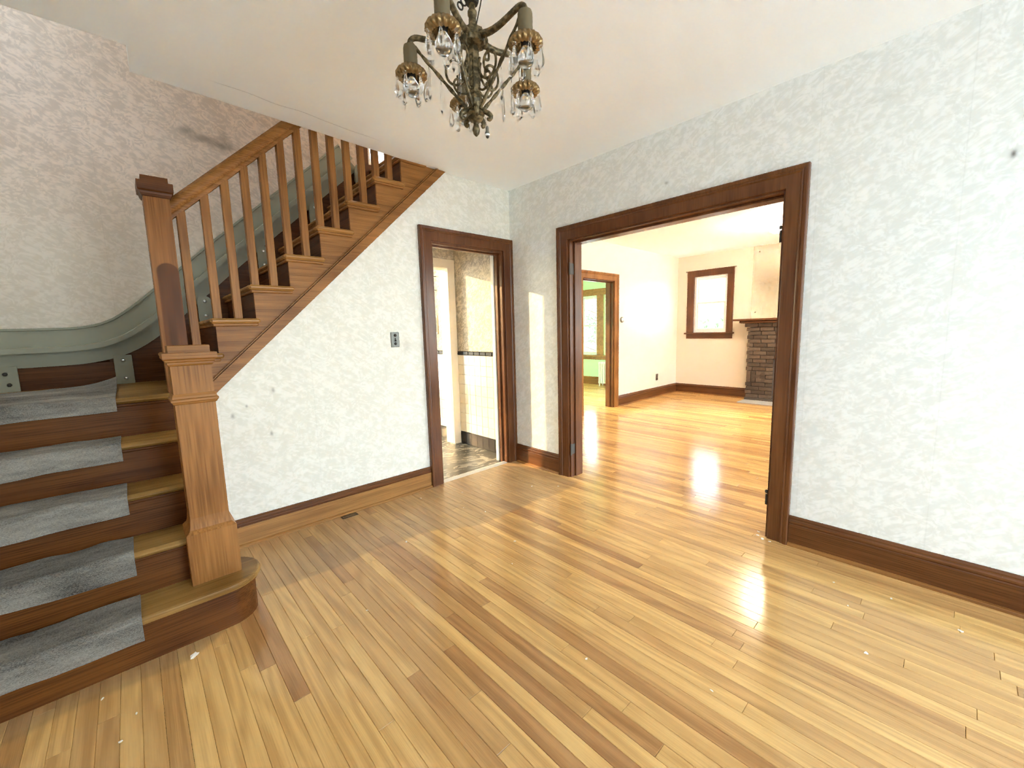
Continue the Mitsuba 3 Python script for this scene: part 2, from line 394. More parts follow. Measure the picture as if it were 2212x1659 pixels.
pg = Polygon([(Y1 + .14, -.02), (4.4, -.02), (4.4, HL), (Y1 + .14, HL)])
for ya, yb in ((1.50, 2.00), (2.08, 2.555), (2.72, 3.20), (3.36, 3.9)): pg = pg.difference(sbox(ya, .68, yb, 2.05))
struct('wall_green_far', extr(pg, X2, X2 + .15, 'x'), 'green_paint', 'pale green wall of the sunroom with a row of windows')
pgn = Polygon([(WB, -.02), (X2, -.02), (X2, HL), (WB, HL)]).difference(sbox(.6, .5, 2.4, 2.3))
struct('wall_green_back', extr(pgn, 4.4, 4.5, 'y'), 'green_paint', 'pale green back wall of the sunroom with windows')
struct('wall_green_left', bx(WB, WB + .1, 1.0, 4.4, -.02, HL), 'green_paint', 'pale green left wall of the sunroom')
struct('ceiling_green', bx(WB, X2 + .1, Y1, 4.5, HL, HL + .1), 'white_paint', 'white ceiling of the sunroom')

# ------------------------------------------------------------------ floor
struct('floor', cat_([bx(XL, X2, YB, Y1 + .2, -.09, -.012), bx(WB, X2, Y1 + .2, 4.4, -.09, -.012)]), 'floor_gap', 'oak strip floor running from the foyer into the living room')
BW = 0.0565
def plank_mesh(x0, x1, y0, y1, z0=-.011, b=.0012):
    x0 += .0004; x1 -= .0004; y0 += .0006; y1 -= .0006
    V = [(x0, y0, z0), (x1, y0, z0), (x1, y1, z0), (x0, y1, z0), (x0, y0, -b), (x1, y0, -b), (x1, y1, -b), (x0, y1, -b),
         (x0 + b, y0 + b, 0), (x1 - b, y0 + b, 0), (x1 - b, y1 - b, 0), (x0 + b, y1 - b, 0)]
    Q = [(0, 1, 5, 4), (1, 2, 6, 5), (2, 3, 7, 6), (3, 0, 4, 7), (4, 5, 9, 8), (5, 6, 10, 9), (6, 7, 11, 10), (7, 4, 8, 11), (8, 9, 10, 11)]
    F = []
    for q in Q: F += [[q[0], q[1], q[2]], [q[0], q[2], q[3]]]
    return trimesh.Trimesh(np.array(V), F, process=False)
def tone():
    r = rng.random()
    return rng.uniform(.0, .25) if r < .38 else rng.uniform(.2, .6) if r < .82 else rng.uniform(.65, 1.0)
frng = random.Random(11)
def rows(x0, x1, y0, y1, lmin, lmax):
    n = int(round((x1 - x0) / BW)); w = (x1 - x0) / n
    for i in range(n):
        y = y0 - frng.uniform(0, lmax)
        while y < y1:
            L = frng.uniform(lmin, lmax)
            a, b = max(y, y0), min(y + L, y1)
            if b - a > .02: yield x0 + i * w, x0 + (i + 1) * w, a, b
            y += L
def joined(gen):
    ms, uvs = [], []
    for a in gen:
        m = plank_mesh(*a); ms.append(m); t, s = tone(), frng.random()
        uvs.append(np.tile([[t, s]], (len(m.vertices), 1)))
    return cat_(ms), np.vstack(uvs)
XF0 = -3.3
for a in rows(XF0, 0, -3.4, -.0, .55, 2.1):
    m = plank_mesh(*a); t, s = tone(), frng.random()
    put('plank', m, 'floor_oak', 'floor', uv=np.tile([[t, s]], (len(m.vertices), 1)))
m1, u1 = joined(rows(XL, XF0, YB, 0, .6, 2.2)); m2, u2 = joined(rows(XF0, 0, YB, -3.4, .6, 2.2))
put('plank_field', cat_([m1, m2]), 'floor_oak', 'floor', kind='stuff', uv=np.vstack([u1, u2]))
m1, u1 = joined(rows(0.0, X2, YB, .30, .8, 2.4)); m2, u2 = joined(rows(0.0 + WB, X2, .30, Y1 + .14, .3, 1.5)); m3, u3 = joined(rows(WB, X2, Y1 + .14, 4.4, .8, 2.4))
put('plank_field', cat_([m1, m2, m3]), 'floor_oak', 'floor', label='narrow oak strips of the living room floor', kind='stuff', uv=np.vstack([u1, u2, u3]))
struct('floor_hall', cat_([bx(-.98, XH + .05, .0, .985, -.09, -.001), bx(-2.2, XH + .05, .985, 3.25, -.09, -.001)]), 'vinyl', 'dark marbled vinyl floor of the back hall')
struct('ground', bx(-40, 45, -40, 45, -.9, -.7), 'bounce_ground', 'unseen ground outside the house, made pale to bounce light indoors')

# ------------------------------------------------------------------ doorways and trim
mapA = lambda a, w, z: (a, -w, z)
mapB = lambda a, w, z: (-w, a, z)
d1 = thing('door_1', 'narrow doorway cased in dark varnished wood leading to the back hall', None, kind='structure')
k = put('casing', casing(PROF, AX0, AX1, ATOP, mapA), 'trim_wood_z', d1)
put('jamb', cat_([bx(AX0 - .012, AX0 + .012, -.002, .132, 0, ATOP + .012), bx(AX1 - .012, AX1 + .012, -.002, .132, 0, ATOP + .012), bx(AX0 - .012, AX1 + .012, -.002, .132, ATOP - .012, ATOP + .012)]), 'trim_wood_z', d1)
put('door_stop', cat_([bx(AX0 + .012, AX0 + .024, .05, .085, 0, ATOP - .012, .002), bx(AX1 - .024, AX1 - .012, .05, .085, 0, ATOP - .012, .002), bx(AX0 + .012, AX1 - .012, .05, .085, ATOP - .024, ATOP - .012, .002)]), 'trim_wood_z', d1)
put('threshold', extr([(-.012, 0), (.02, .008), (.045, .008), (.06, 0)], AX0 + .012, AX1 - .012, 'x'), 'white_paint', d1, label='pale worn threshold strip')
put('white_stop', bx(AX1 - .03, AX1 - .013, .10, .137, 0, ATOP - .014, .002), 'white_paint', d1, label='white painted strip on the hall side')

d2 = thing('door_2', 'wide cased opening in dark varnished wood between foyer and living room', None, kind='structure')
put('casing', casing(PROF, BY0, BY1, BTOP, mapB), 'trim_wood_z', d2)
put('jamb', cat_([bx(-.002, WB + .002, BY1 - .004, BY1 + .012, 0, BTOP + .012), bx(-.002, WB + .002, BY0 - .012, BY0 + .004, 0, BTOP + .012), bx(-.002, WB + .002, BY0 - .012, BY1 + .012, BTOP - .004, BTOP + .012)]), 'trim_wood_z', d2)
put('door_stop', cat_([bx(.05, WB + .002, BY1 - .018, BY1 - .004, 0, BTOP - .004, .003), bx(.05, WB + .002, BY0 + .004, BY0 + .018, 0, BTOP - .004, .003), bx(.05, WB + .002, BY0 + .018, BY1 - .018, BTOP - .018, BTOP - .004, .003)]), 'trim_wood_z', d2)
mapB2 = lambda a, w, z: (WB + w, a, z)
put('casing', casing(PROF, BY0, BY1, BTOP, mapB2), 'trim_wood_z', d2)
for z in (.25, 1.79):
    h = put('hinge', bx(-.004, .048, BY1 - .0075, BY1 - .004, z - .045, z + .045, .001), 'hinge_metal', d2, label='bare hinge leaf left on the left jamb')
    put('knuckle', lathe([(.0, z - .05), (.006, z - .05), (.006, z + .05), (0, z + .05)], 10, (-.006, BY1 - .008, 0)), 'hinge_metal', h, smooth=30)
for z in (.25, 1.79):
    h = put('hinge', bx(.0, .048, BY0 + .004, BY0 + .0075, z - .045, z + .045, .001), 'dark_iron', d2, label='dark hinge leaf left on the right jamb')
    put('knuckle', cat_([lathe([(.0, z - .045), (.006, z - .045), (.006, z + .02), (0, z + .02)], 10, (.0, BY0 + .0095, 0)), lathe([(.0, z + .026), (.008, z + .028), (.008, z + .044), (0, z + .048)], 10, (.0, BY0 + .0105, 0))]), 'dark_iron', h, smooth=30)

BASE = [(0, 0), (.018, 0), (.018, .128), (.014, .133), (.020, .140), (.020, .150), (.014, .158), (.014, .166), (.006, .177), (0, .177)]
SHOE = [(.018, 0), (.034, 0), (.034, .006), (.028, .014), (.018, .018)]
def base_x(x0, x1, y, s, P=BASE):   # against a wall whose face is at y and looks along s*y
    return extr([(y + s * a, z) for a, z in P], x0, x1, 'x')
def base_y(y0, y1, x, s, P=BASE):
    return extr([(x + s * a, z) for a, z in P], y0, y1, 'y')
b = thing('baseboard_back', 'golden oak baseboard along the wall under the stairs', None, kind='structure')
CB = .117
put('board', base_x(-2.46, AX0 - CB, 0, -1, BASE[:3] + [(0, .128)]), 'base_oak_x', b); put('cap', base_x(-2.46, AX0 - CB, 0, -1, [(0, .128), (.014, .128)] + BASE[3:]), 'trim_wood_x', b, label='darker moulded cap')
put('shoe', base_x(-2.42, AX0 - CB, 0, -1, SHOE), 'base_oak_x', b)
b = thing('baseboard_corner', 'short dark baseboard between the narrow doorway and the wide opening', None, kind='structure')
put('board', base_y(BY1 + CB, -.034, 0, -1), 'trim_wood_y', b); put('shoe', base_y(BY1 + CB, -.05, 0, -1, SHOE), 'stair_wood_y', b)
b = thing('baseboard_right', 'dark varnished baseboard on the right wall beside the wide opening', None, kind='structure')
put('board', base_y(YB, BY0 - CB, 0, -1), 'trim_wood_y', b); put('shoe', base_y(YB, BY0 - CB, 0, -1, SHOE), 'stair_wood_y', b, label='paler shoe moulding')
b = thing('baseboard_living_left', 'brown baseboard along the left wall of the living room', None, kind='structure')
put('board', base_x(3.005 + CB, X2 - .02, Y1, -1), 'trim_wood_x', b); put('shoe', base_x(3.005 + CB, X2 - .03, Y1, -1, SHOE), 'stair_wood_x', b)
b = thing('baseboard_living_far', 'brown baseboard under the small living room window', None, kind='structure')
put('board', base_y(-.46, Y1 - .001, X2, -1), 'trim_wood_y', b); put('shoe', base_y(-.46, Y1 - .001, X2, -1, SHOE), 'stair_wood_y', b)
b = thing('baseboard_green', 'brown baseboard under the sunroom windows', None, kind='structure')
put('board', base_y(Y1 + .14, 4.4, X2, -1), 'stair_wood_y', b)

# door to the sunroom
d3 = thing('door_3', 'wood cased doorway from the living room into the green sunroom', None, kind='structure')
mapC = lambda a, w, z: (a, Y1 - w, z)
put('casing', casing(PROF, 2.20, 2.995, 2.025, mapC), 'stair_wood_z', d3)
put('jamb', cat_([bx(2.188, 2.204, Y1 - .002, Y1 + .142, 0, 2.03), bx(2.991, 3.007, Y1 - .002, Y1 + .142, 0, 2.03), bx(2.188, 3.007, Y1 - .002, Y1 + .142, 2.021, 2.037)]), 'trim_wood_z', d3)
put('door_stop', cat_([bx(2.977, 2.991, Y1 + .05, Y1 + .09, 0, 2.021, .003), bx(2.204, 2.218, Y1 + .05, Y1 + .09, 0, 2.021, .003), bx(2.218, 2.977, Y1 + .05, Y1 + .09, 2.007, 2.021, .003)]), 'trim_wood_z', d3)
# cream casing in the hall
d4 = thing('door_4', 'cream painted cased doorway at the end of the back hall', None, kind='structure')
FLAT = [(0, 0), (0, .022), (.004, .025), (.092, .025), (.097, .02), (.097, 0)]
put('casing', casing(FLAT, -.78, -.065, 2.0, lambda a, w, z: (a, .985 - w, z)), 'cream_paint', d4)
put('jamb', cat_([bx(-.067, -.050, .984, 1.125, 0, 2.0), bx(-.80, -.778, .984, 1.125, 0, 2.0), bx(-.80, -.05, .984, 1.125, 1.998, 2.015)]), 'cream_paint', d4)

# tile wainscot of the hall and of the room beyond
def wainscot(name, y0, y1, label):
    w = thing(name, label, None, kind='structure')
    put('grout_bed', bx(XH - .004, XH, y0, y1, 0, 1.075), 'grout', w)
    n = max(1, int(round((y1 - y0) / .108))); s = (y1 - y0) / n
    for r in range(8):
        z0 = .142 + r * .1115
        for i in range(n):
            put('tile', bx(XH - .011, XH - .003, y0 + i * s + .0016, y0 + (i + 1) * s - .0016, z0 + .0016, z0 + .1103, .0016), 'tile_cream', w)
    for i in range(n):
        put('black_base_tile', bx(XH - .013, XH - .003, y0 + i * s + .0008, y0 + (i + 1) * s - .0008, 0, .1405, .002), 'tile_black', w)
        put('black_cap_tile', bx(XH - .018, XH - .003, y0 + i * s + .0008, y0 + (i + 1) * s - .0008, 1.035, 1.078, .006), 'tile_black', w)
wainscot('trim_1', .14, .958, 'cream tile wainscot with black cap and black base in the back hall')
wainscot('trim_2', 1.13, 2.2, 'cream tile wainscot with black cap in the room beyond the hall')

# ------------------------------------------------------------------ staircase
st = thing('staircase', 'oak staircase rising from five low steps and a landing up past the ceiling edge', 'staircase')
YN = {1: -.84, 2: -.662, 3: -.475, 4: -.283, 5: -.10}
XR = -2.47
def nosed(x0, x1, y0, y1, z, th=.03):      # tread with rounded edges
    return bx(x0, x1, y0, y1, z - th, z, .011)
def arc(cx, cy, r, a0, a1, n=14):
    return [(cx + r * math.cos(t), cy + r * math.sin(t)) for t in np.linspace(math.radians(a0), math.radians(a1), n)]
def bull(off):
    return Polygon([(XL, -.84 + off)] + arc(-2.535, -.69, .152 - off, -90, 95) + [(-2.56, -.50), (XL, -.50)])
def round_slab(poly, z0, z1, b=.010):
    out = []
    ring = np.array(poly.exterior.coords)[:-1]
    levels = [(0, z0), (-b * .3, z0)]
    prof = [(-b, z0), (-b * .3, z0 + b * .3), (0, z0 + b), (0, z1 - b), (-b * .3, z1 - b * .3), (-b, z1)]
    rings = []
    base = poly
    n = len(ring)
    c = np.array(base.exterior.coords)[:-1]
    nx = np.roll(c, -1, 0) - np.roll(c, 1, 0); nx /= np.linalg.norm(nx, axis=1, keepdims=True)
    nrm = np.stack([nx[:, 1], -nx[:, 0]], 1)
    if not base.exterior.is_ccw: nrm = -nrm
    V, F = [], []
    for o, z in prof:
        V.append(np.c_[c + nrm * o, np.full(n, z)])
    V = np.vstack(V)
    for i in range(len(prof) - 1):
        for j in range(n):
            q = [i * n + j, i * n + (j + 1) % n, (i + 1) * n + (j + 1) % n, (i + 1) * n + j]
            F += [[q[0], q[1], q[2]], [q[0], q[2], q[3]]]
    caps = []
    for k, z in ((0, z0), (len(prof) - 1, z1)):
        p2 = Polygon(V[k * n:(k + 1) * n, :2])
        vv, ff = trimesh.creation.triangulate_polygon(p2, engine='earcut')
        caps.append(trimesh.Trimesh(np.c_[vv, np.full(len(vv), z)], ff, process=False))
    m = trimesh.Trimesh(V, F, process=False)
    if not base.exterior.is_ccw: m.invert()
    caps[0].invert() if caps[0].face_normals[0, 2] > 0 else None
    caps[1].invert() if caps[1].face_normals[0, 2] < 0 else None
    return cat_([m] + caps)
put('tread', round_slab(bull(0.0), R - .032, R), 'tread_wood', st, smooth=35)
put('riser', extr(bull(.026), 0, R - .031, 'z'), 'riser_wood', st, smooth=35)
put('tread_cove', extr(bull(.014).difference(bull(.03)), R - .046, R - .031, 'z'), 'riser_wood', st, smooth=35)
for k in range(2, 6):
    y1 = YN[k + 1] + .05 if k < 5 else YP
    if k < 5:
        put('tread', nosed(XL, XR, YN[k], y1, k * R), 'tread_wood', st)
    else:
        put('landing', nosed(XL, XR, YN[5], YP, 5 * R), 'tread_wood', st)
    put('riser', bx(XL, XR - .005, YN[k] + .028, YN[k] + .046, (k - 1) * R - .01, k * R - .03), 'riser_wood', st)
    put('tread_cove', bx(XL, XR - .004, YN[k] + .014, YN[k] + .03, k * R - .046, k * R - .029, .004), 'riser_wood', st)
put('side_panel', extr(Polygon([(-.60, 0), (0, 0), (0, 1.19), (-.06, 1.19), (-.06, 5 * R - .03), (-.08, 5 * R - .03)] + [(YN[4] + .03, 4 * R - .03), (YN[3] + .03, 3 * R - .03), (YN[2] + .03, 2 * R - .03)]), XR - .022, XR - .003, 'x'), 'stair_wood_y', st)
XK = {k: -2.388 + .2089 * (k - 7) for k in range(6, 15)}
for k in range(6, 15):
    z = k * R
    xe = XK[k] + .2089 + .05
    t = cat_([bx(XK[k], xe, -.012, YP - .001, z - .03, z, .010), bx(XK[k], XK[k] + .254, -.046, -.008, z - .03, z, .011)]) if k > 6 else bx(XK[k], xe, -.046, YP - .001, z - .03, z, .010)
    put('tread', t, 'base_oak_x', st)
    put('tread_cove', cat_([bx(XK[k] + .012, XK[k] + .03, -.028, YP - .002, z - .046, z - .029, .004), bx(XK[k] + .012, XK[k] + .242, -.031, -.013, z - .046, z - .029, .004)]), 'stair_wood_x', st)
    put('riser', bx(XK[k] + .028, XK[k] + .046, -.0005, YP - .001, (k - 1) * R - .005, z - .03), 'riser_wood_y', st)
saw = []
for k in range(6, 15):
    saw += [(XK[k] + .0275, (k - 1) * R - .03 if k > 6 else 5 * R - .03), (XK[k] + .0275, k * R - .03)]
saw += [(XK[14] + .25, 14 * R - .03)]
low = [(-.72 + .03, zs(-.72 + .03) + .0), (-2.50, zs(-2.50))]
sp = Polygon(saw + low).buffer(0).intersection(sbox(-2.53, .5, -.5, HC + .01))
put('stringer', extr(sp, -.014, .0, 'y'), 'stair_wood_x', st)
def band(lo, hi, y0, y1):
    p = Polygon([(-2.47, zs(-2.47) + lo), (-.3, zs(-.3) + lo), (-.3, zs(-.3) + hi), (-2.47, zs(-2.47) + hi)]).intersection(sbox(-2.47, -1, -.69, HC))
    return extr(p, y0, y1, 'y')
sk = put('skirt_band', band(-.004, .074, -.026, -.0135), 'stair_wood_x', st)
put('bead', cat_([band(.068, .077, -.040, -.0135), band(.083, .090, -.034, -.0135), band(.074, .092, -.020, -.0135)]), 'stair_wood_x', sk)
# wall-side skirt boards
zsk = lambda x: 8 * R + .10 + (x - XK[8]) * R / .2089
pk_ = Polygon([(XK[6] - .25, 5 * R), (XK[6] - .25, 5 * R + .17), (-1.0, zsk(-1.0)), (-1.0, zsk(-1.0) - .35), (XK[6] + .1, 5 * R)])
put('wall_skirt', extr(pk_, YP - .02, YP + .001, 'y'), 'riser_wood', st)
put('landing_baseboard', base_x(XL, XK[6] - .25, YP, -1, [(0, 5 * R), (.02, 5 * R), (.02, 5 * R + .15), (.008, 5 * R + .17), (0, 5 * R + .17)]), 'riser_wood', st)

def sqlathe(prof, cx, cy):
    p = np.array(prof, float); p[:, 0] *= math.sqrt(2)
    return lathe(p, 4, (cx, cy, 0), start=math.pi / 4)
NX, NY = -2.554, -.629
nw = put('newel_post', sqlathe([(0, .445), (.078, .448), (.0745, .47), (.0715, .50), (.0715, 1.016), (.0715, 1.19), (0, 1.19)], NX, NY), 'stair_wood_z', st, label='square starting newel post on the bottom step')
put('plinth', sqlathe([(0, R), (.093, R), (.093, .432), (.089, .437), (.078, .450), (.07, .452), (0, .452)], NX, NY), 'stair_wood_z', nw)
put('neck_moulding', sqlathe([(.070, 1.012), (.077, 1.016), (.080, 1.024), (.084, 1.027), (.084, 1.036), (.079, 1.040), (.078, 1.048), (.0735, 1.060), (.070, 1.060)], NX, NY), 'stair_wood_x', nw)
put('cap', sqlathe([(0, 1.180), (.074, 1.180), (.080, 1.188), (.080, 1.195), (.087, 1.200), (.088, 1.206), (.0945, 1.212), (.0945, 1.236), (.0725, 1.236), (.0725, 1.266), (.070, 1.268), (0, 1.268)], NX, NY), 'stair_wood_x', nw)
LX, LY = -2.556, .0
nl = put('newel_post', sqlathe([(0, .30), (.054, .30), (.054, 2.045), (0, 2.045)], LX, LY), 'newel_wood', st, label='tall landing newel post with an arch-topped painted shadow')
put('cap', sqlathe([(.05, 2.03), (.058, 2.032), (.064, 2.045), (.066, 2.055), (.073, 2.062), (.0735, 2.105), (.056, 2.108), (.055, 2.135), (0, 2.136)], LX, LY), 'riser_wood', nl, label='dark stepped cap')
# handrail
HRB = lambda x: 1.940 + .956 * (x + 2.50)
hp = [(-.020, 0), (.020, 0), (.023, .012), (.020, .020), (.031, .030), (.034, .045), (.030, .062), (.018, .076), (0, .081), (-.018, .076), (-.030, .062), (-.034, .045), (-.031, .030), (-.020, .020), (-.023, .012)]
dvec = np.array([1, 0, .956]); dn = np.linalg.norm(dvec); dvec = dvec / dn; nv = np.array([-dvec[2], 0, dvec[0]])
def rail_mesh(xa, xb):
    V, F = [], []
    n = len(hp)
    for x in (xa, xb):
        for (y, w) in hp:
            o = np.array([x, .012 + y, HRB(x)]) + nv * w + dvec * (w * .956)   # plumb end cut
            V.append(o)
    for j in range(n):
        q = [j, (j + 1) % n, n + (j + 1) % n, n + j]; F += [[q[0], q[2], q[1]], [q[0], q[3], q[2]]]
    c0, c1 = len(V), len(V) + 1
    V += [np.mean(V[:n], 0), np.mean(V[n:2 * n], 0)]
    for j in range(n): F += [[c0, j, (j + 1) % n], [c1, n + (j + 1) % n, n + j]]
    m = trimesh.Trimesh(np.array(V), F, process=False); m.fix_normals(); return m
put('handrail', rail_mesh(-2.505, -.75), 'stair_wood_x', st, smooth=40)
bal = bx(-.0205, .0205, -.0205, .0205, 0, 1, .002)
def baluster(x, z):
    zt = HRB(x) + .012
    m = bal.copy(); v = np.array(m.vertices); v[:, 2] = np.where(v[:, 2] > .5, zt - z + (v[:, 2] - 1), v[:, 2]); v += [x, .012, z]
    return trimesh.Trimesh(v, m.faces, process=False)
put('baluster', baluster(XK[6] + .139, 6 * R), 'stair_wood_z', st)
for k in range(7, 14):
    for dx in (.044, .148): put('baluster', baluster(XK[k] + dx, k * R), 'stair_wood_z', st)

# ------------------------------------------------------------------ carpet pads on the lower steps
CX0, CX1 = -3.55, -2.82
def pad(y_n, depth, z, drop, seed, th=.009, curl=0.0, x1=CX1):
    prof = [(y_n + depth, 0)]
    for t in np.linspace(depth, .02, 12)[1:]: prof.append((y_n + t, 0))
    for a in np.linspace(90, 180, 6): prof.append((y_n + .012 + .022 * math.cos(math.radians(a)) , -.022 + .022 * math.sin(math.radians(a))))
    for t in np.linspace(0, drop - .022, 5)[1:]: prof.append((y_n - .010, -.022 - t))
    prof = np.array(prof); m = len(prof); nx = 48
    xs = np.linspace(CX0, x1, nx); V = []
    for layer in (0, 1):
        for x in xs:
            w = float(meshkit.fbm(np.array([x * 3.1, seed * 7.3, .5]), 3)) - .5
            w2 = float(meshkit.fbm(np.array([x * 9, seed * 3.3, 1.5]), 2)) - .5
            for i, (y, dz) in enumerate(prof):
                s = max(0, -dz) / max(drop, 1e-3)
                lift = th * (1 - layer) + .0015
                ny = -th * (1 - layer) * s
                back = max(0.0, 1 - i / 6)
                c = curl * back * max(0, (x - (x1 - .22)) / .22) ** 2
                bump = .013 * max(0, float(meshkit.noise(np.array([x * 11, y * 14, seed]))) - .35) * (1 - s)
                V.append((x, y + ny - .015 * max(0, w2) * s + .02 * w * back, z + dz * (1 + .45 * w * s) + lift * (1 - s) + bump + c))
    V = np.array(V); N = nx * m; F = []
    idx = lambda l, i, j: l * N + i * m + j
    for i in range(nx - 1):
        for j in range(m - 1):
            a, b, c, d = idx(0, i, j), idx(0, i + 1, j), idx(0, i + 1, j + 1), idx(0, i, j + 1); F += [[a, b, c], [a, c, d]]
            a, b, c, d = idx(1, i, j), idx(1, i + 1, j), idx(1, i + 1, j + 1), idx(1, i, j + 1); F += [[a, c, b], [a, d, c]]
        for j in (0, m - 1):
            a, b, c, d = idx(0, i, j), idx(0, i + 1, j), idx(1, i + 1, j), idx(1, i, j); F += [[a, c, b], [a, d, c]] if j == 0 else [[a, b, c], [a, c, d]]
    for i in (0, nx - 1):
        for j in range(m - 1):
            a, b, c, d = idx(0, i, j), idx(0, i, j + 1), idx(1, i, j + 1), idx(1, i, j); F += [[a, b, c], [a, c, d]] if i == 0 else [[a, c, b], [a, d, c]]
    msh = trimesh.Trimesh(V, F, process=False)
    msh.fix_normals()
    return msh
pads = [(1, .185, .080, 'grey carpet pad wrapped over the bottom step', 0), (2, .185, .085, 'grey carpet pad wrapped over the second step from the floor', 0), (3, .19, .080, 'grey carpet pad with a sagging lower edge on the third step', 0), (4, .18, .080, 'grey carpet pad on the fourth step just below the landing', 0), (5, .80, .060, 'frayed grey carpet pad with a curled corner on the stair landing', .05)]
for k, dep, drop, lab, curl in pads:
    single('carpet_pad', pad(YN[k], dep, k * R, drop, k, curl=curl), 'carpet_grey', lab, 'carpet', group='grey carpet pads on the lower steps', smooth=50)

# ------------------------------------------------------------------ stair lift track
lf = thing('stair_lift_track', 'grey-green painted steel stair lift track running along the stair wall', 'stair lift')
from scipy.interpolate import PchipInterpolator
lp = np.array([(-3.95, 1.25), (-3.305, 1.25), (-3.0, 1.256), (-2.876, 1.275), (-2.755, 1.323), (-2.654, 1.396), (-2.567, 1.475), (-2.409, 1.63), (-2.302, 1.735), (-2.162, 1.875), (-1.26, 2.728), (-1.12, 2.86)])
PI_ = PchipInterpolator(lp[:, 0], lp[:, 1])
xs = np.concatenate([np.linspace(-3.95, -3.2, 6), np.linspace(-3.1, -2.1, 26), np.linspace(-2.0, -1.12, 6)])
zc = PI_(xs); tn = np.gradient(np.stack([xs, zc], 1), axis=0); tn /= np.linalg.norm(tn, axis=1, keepdims=True); nn = np.stack([-tn[:, 1], tn[:, 0]], 1)
def sweep(prof):        # prof: (offset perpendicular to the track, y)
    n = len(prof); V, F = [], []
    for i in range(len(xs)):
        for (w, y) in prof: V.append((xs[i] + nn[i, 0] * w, y, zc[i] + nn[i, 1] * w))
    for i in range(len(xs) - 1):
        for j in range(n):
            a, b, c, d = i * n + j, i * n + (j + 1) % n, (i + 1) * n + (j + 1) % n, (i + 1) * n + j; F += [[a, b, c], [a, c, d]]
    for i in (0, len(xs) - 1):
        k0 = len(V); V.append(np.mean(V[i * n:(i + 1) * n], 0))
        for j in range(n): F.append([k0, i * n + j, i * n + (j + 1) % n])
    m = trimesh.Trimesh(np.array(V), F, process=False); m.fix_normals(); return m
put('upper_band', sweep([(.012, .892), (.116, .892), (.119, .880), (.132, .880), (.132, .915), (.012, .915)]), 'lift_paint', lf, smooth=30)
put('lip', sweep([(-.018, .83), (.012, .83), (.017, .838), (.017, .908), (-.018, .908)]), 'lift_paint', lf, smooth=30)
put('lower_band', sweep([(-.105, .893), (-.014, .893), (-.014, .908), (-.105, .908)]), 'lift_paint', lf, smooth=30)
def bolt(x, z, y): return lathe([(0, 0), (.012, .0), (.012, .003), (.008, .007), (0, .008)], 12)
def boltm(x, z, y):
    m = lathe([(0, 0), (.011, .0), (.011, .003), (.007, .007), (0, .008)], 12); v = np.array(m.vertices); v = np.c_[v[:, 0] + x, y - v[:, 2], v[:, 1] + z]
    return trimesh.Trimesh(v, m.faces[:, ::-1], process=False)
def foot(x0, x1, z0, z1, bolts, y=.893, dark=False):
    f = put('support_plate', bx(x0, x1, y - .012, y, z0, z1, .001), 'lift_paint', lf)
    for bxx, bz in bolts: put('bolt', boltm(bxx, bz, y - .012), 'dark_iron' if dark else 'steel', f)
foot(-2.828, -2.735, 5 * R, 1.20, [(-2.782, 1.165), (-2.778, 1.043)])
foot(-3.42, -3.25, 5 * R, 1.16, [(-3.30, 1.115), (-3.29, 1.05)], dark=True)
for k in (7, 9, 11, 13):
    x0 = XK[k] + .045; x1 = x0 + .088; z0 = k * R; yb = .893
    pz = [(x0, z0), (x1, z0), (x1, z0 + .155)] + arc((x0 + x1) / 2, z0 + .155, .044, 0, 180, 8)[1:-1] + [(x0, z0 + .155)]
    f = put('support_plate', extr(pz, yb - .05, yb - .04, 'y'), 'lift_paint', lf)
    for dz in (.16, .055): put('bolt', boltm((x0 + x1) / 2, z0 + dz, yb - .05), 'steel', f)
    put('bracket', bx(x0 + .01, x1 - .01, yb - .041, yb + .002, z0 + .06, z0 + .15), 'lift_paint', f)

# upstairs window in the stair wall
wu = thing('window_4', 'bright upstairs window above the top of the stairs', None, kind='structure')
put('frame', cat_([bx(-.93, -.89, YP + .02, YP + .06, 2.86, 4.2), bx(-.14, -.10, YP + .02, YP + .06, 2.86, 4.2), bx(-.89, -.14, YP + .02, YP + .06, 2.86, 2.90), bx(-.89, -.14, YP + .02, YP + .06, 4.16, 4.2), bx(-.89, -.14, YP + .02, YP + .06, 3.51, 3.55)]), 'vinyl_white', wu)
put('pane', bx(-.89, -.14, YP + .038, YP + .042, 2.90, 4.16), 'pane_glass', wu)
put('casing', cat_([bx(-1.02, -.925, YP - .02, YP + .001, 2.76, 4.3), bx(-.105, -.01, YP - .02, YP + .001, 2.76, 4.3), bx(-.93, -.10, YP - .02, YP + .001, 2.76, 2.865)]), 'riser_wood', wu)

# ------------------------------------------------------------------ chandelier
CXc, CYc, ZC = -1.7625, -1.739, 2.182
ch = thing('chandelier', 'antique bronze five-arm chandelier with fluted cups and hanging glass prisms', 'chandelier')
O = np.array([CXc, CYc, 0.0])
put('stem', lathe([(0, 2.318), (.020, 2.318), (.014, 2.33), (.0125, 2.36), (.016, 2.366), (.016, 2.376), (.011, 2.383), (.0115, 2.40), (.008, 2.41), (.008, 2.565), (0, 2.565)], 16, O), 'bronze', ch, smooth=40)
put('stem_collar', lathe([(0, 2.398), (.020, 2.40), (.024, 2.41), (.018, 2.425), (.022, 2.44), (0, 2.45)], 16, O), 'dark_iron', ch, smooth=40)
for j, (dx, dz) in enumerate(((-.028, 2.408), (-.040, 2.396), (-.022, 2.43))):
    a = np.linspace(0, 2 * np.pi, 15)
    put('chain_link', tube(np.c_[O[0] + dx * .72 + .011 * np.cos(a), O[1] - dx * .68 + .0 * a, dz + .011 * np.sin(a)], .0028, 6), 'dark_iron', ch, smooth=True)
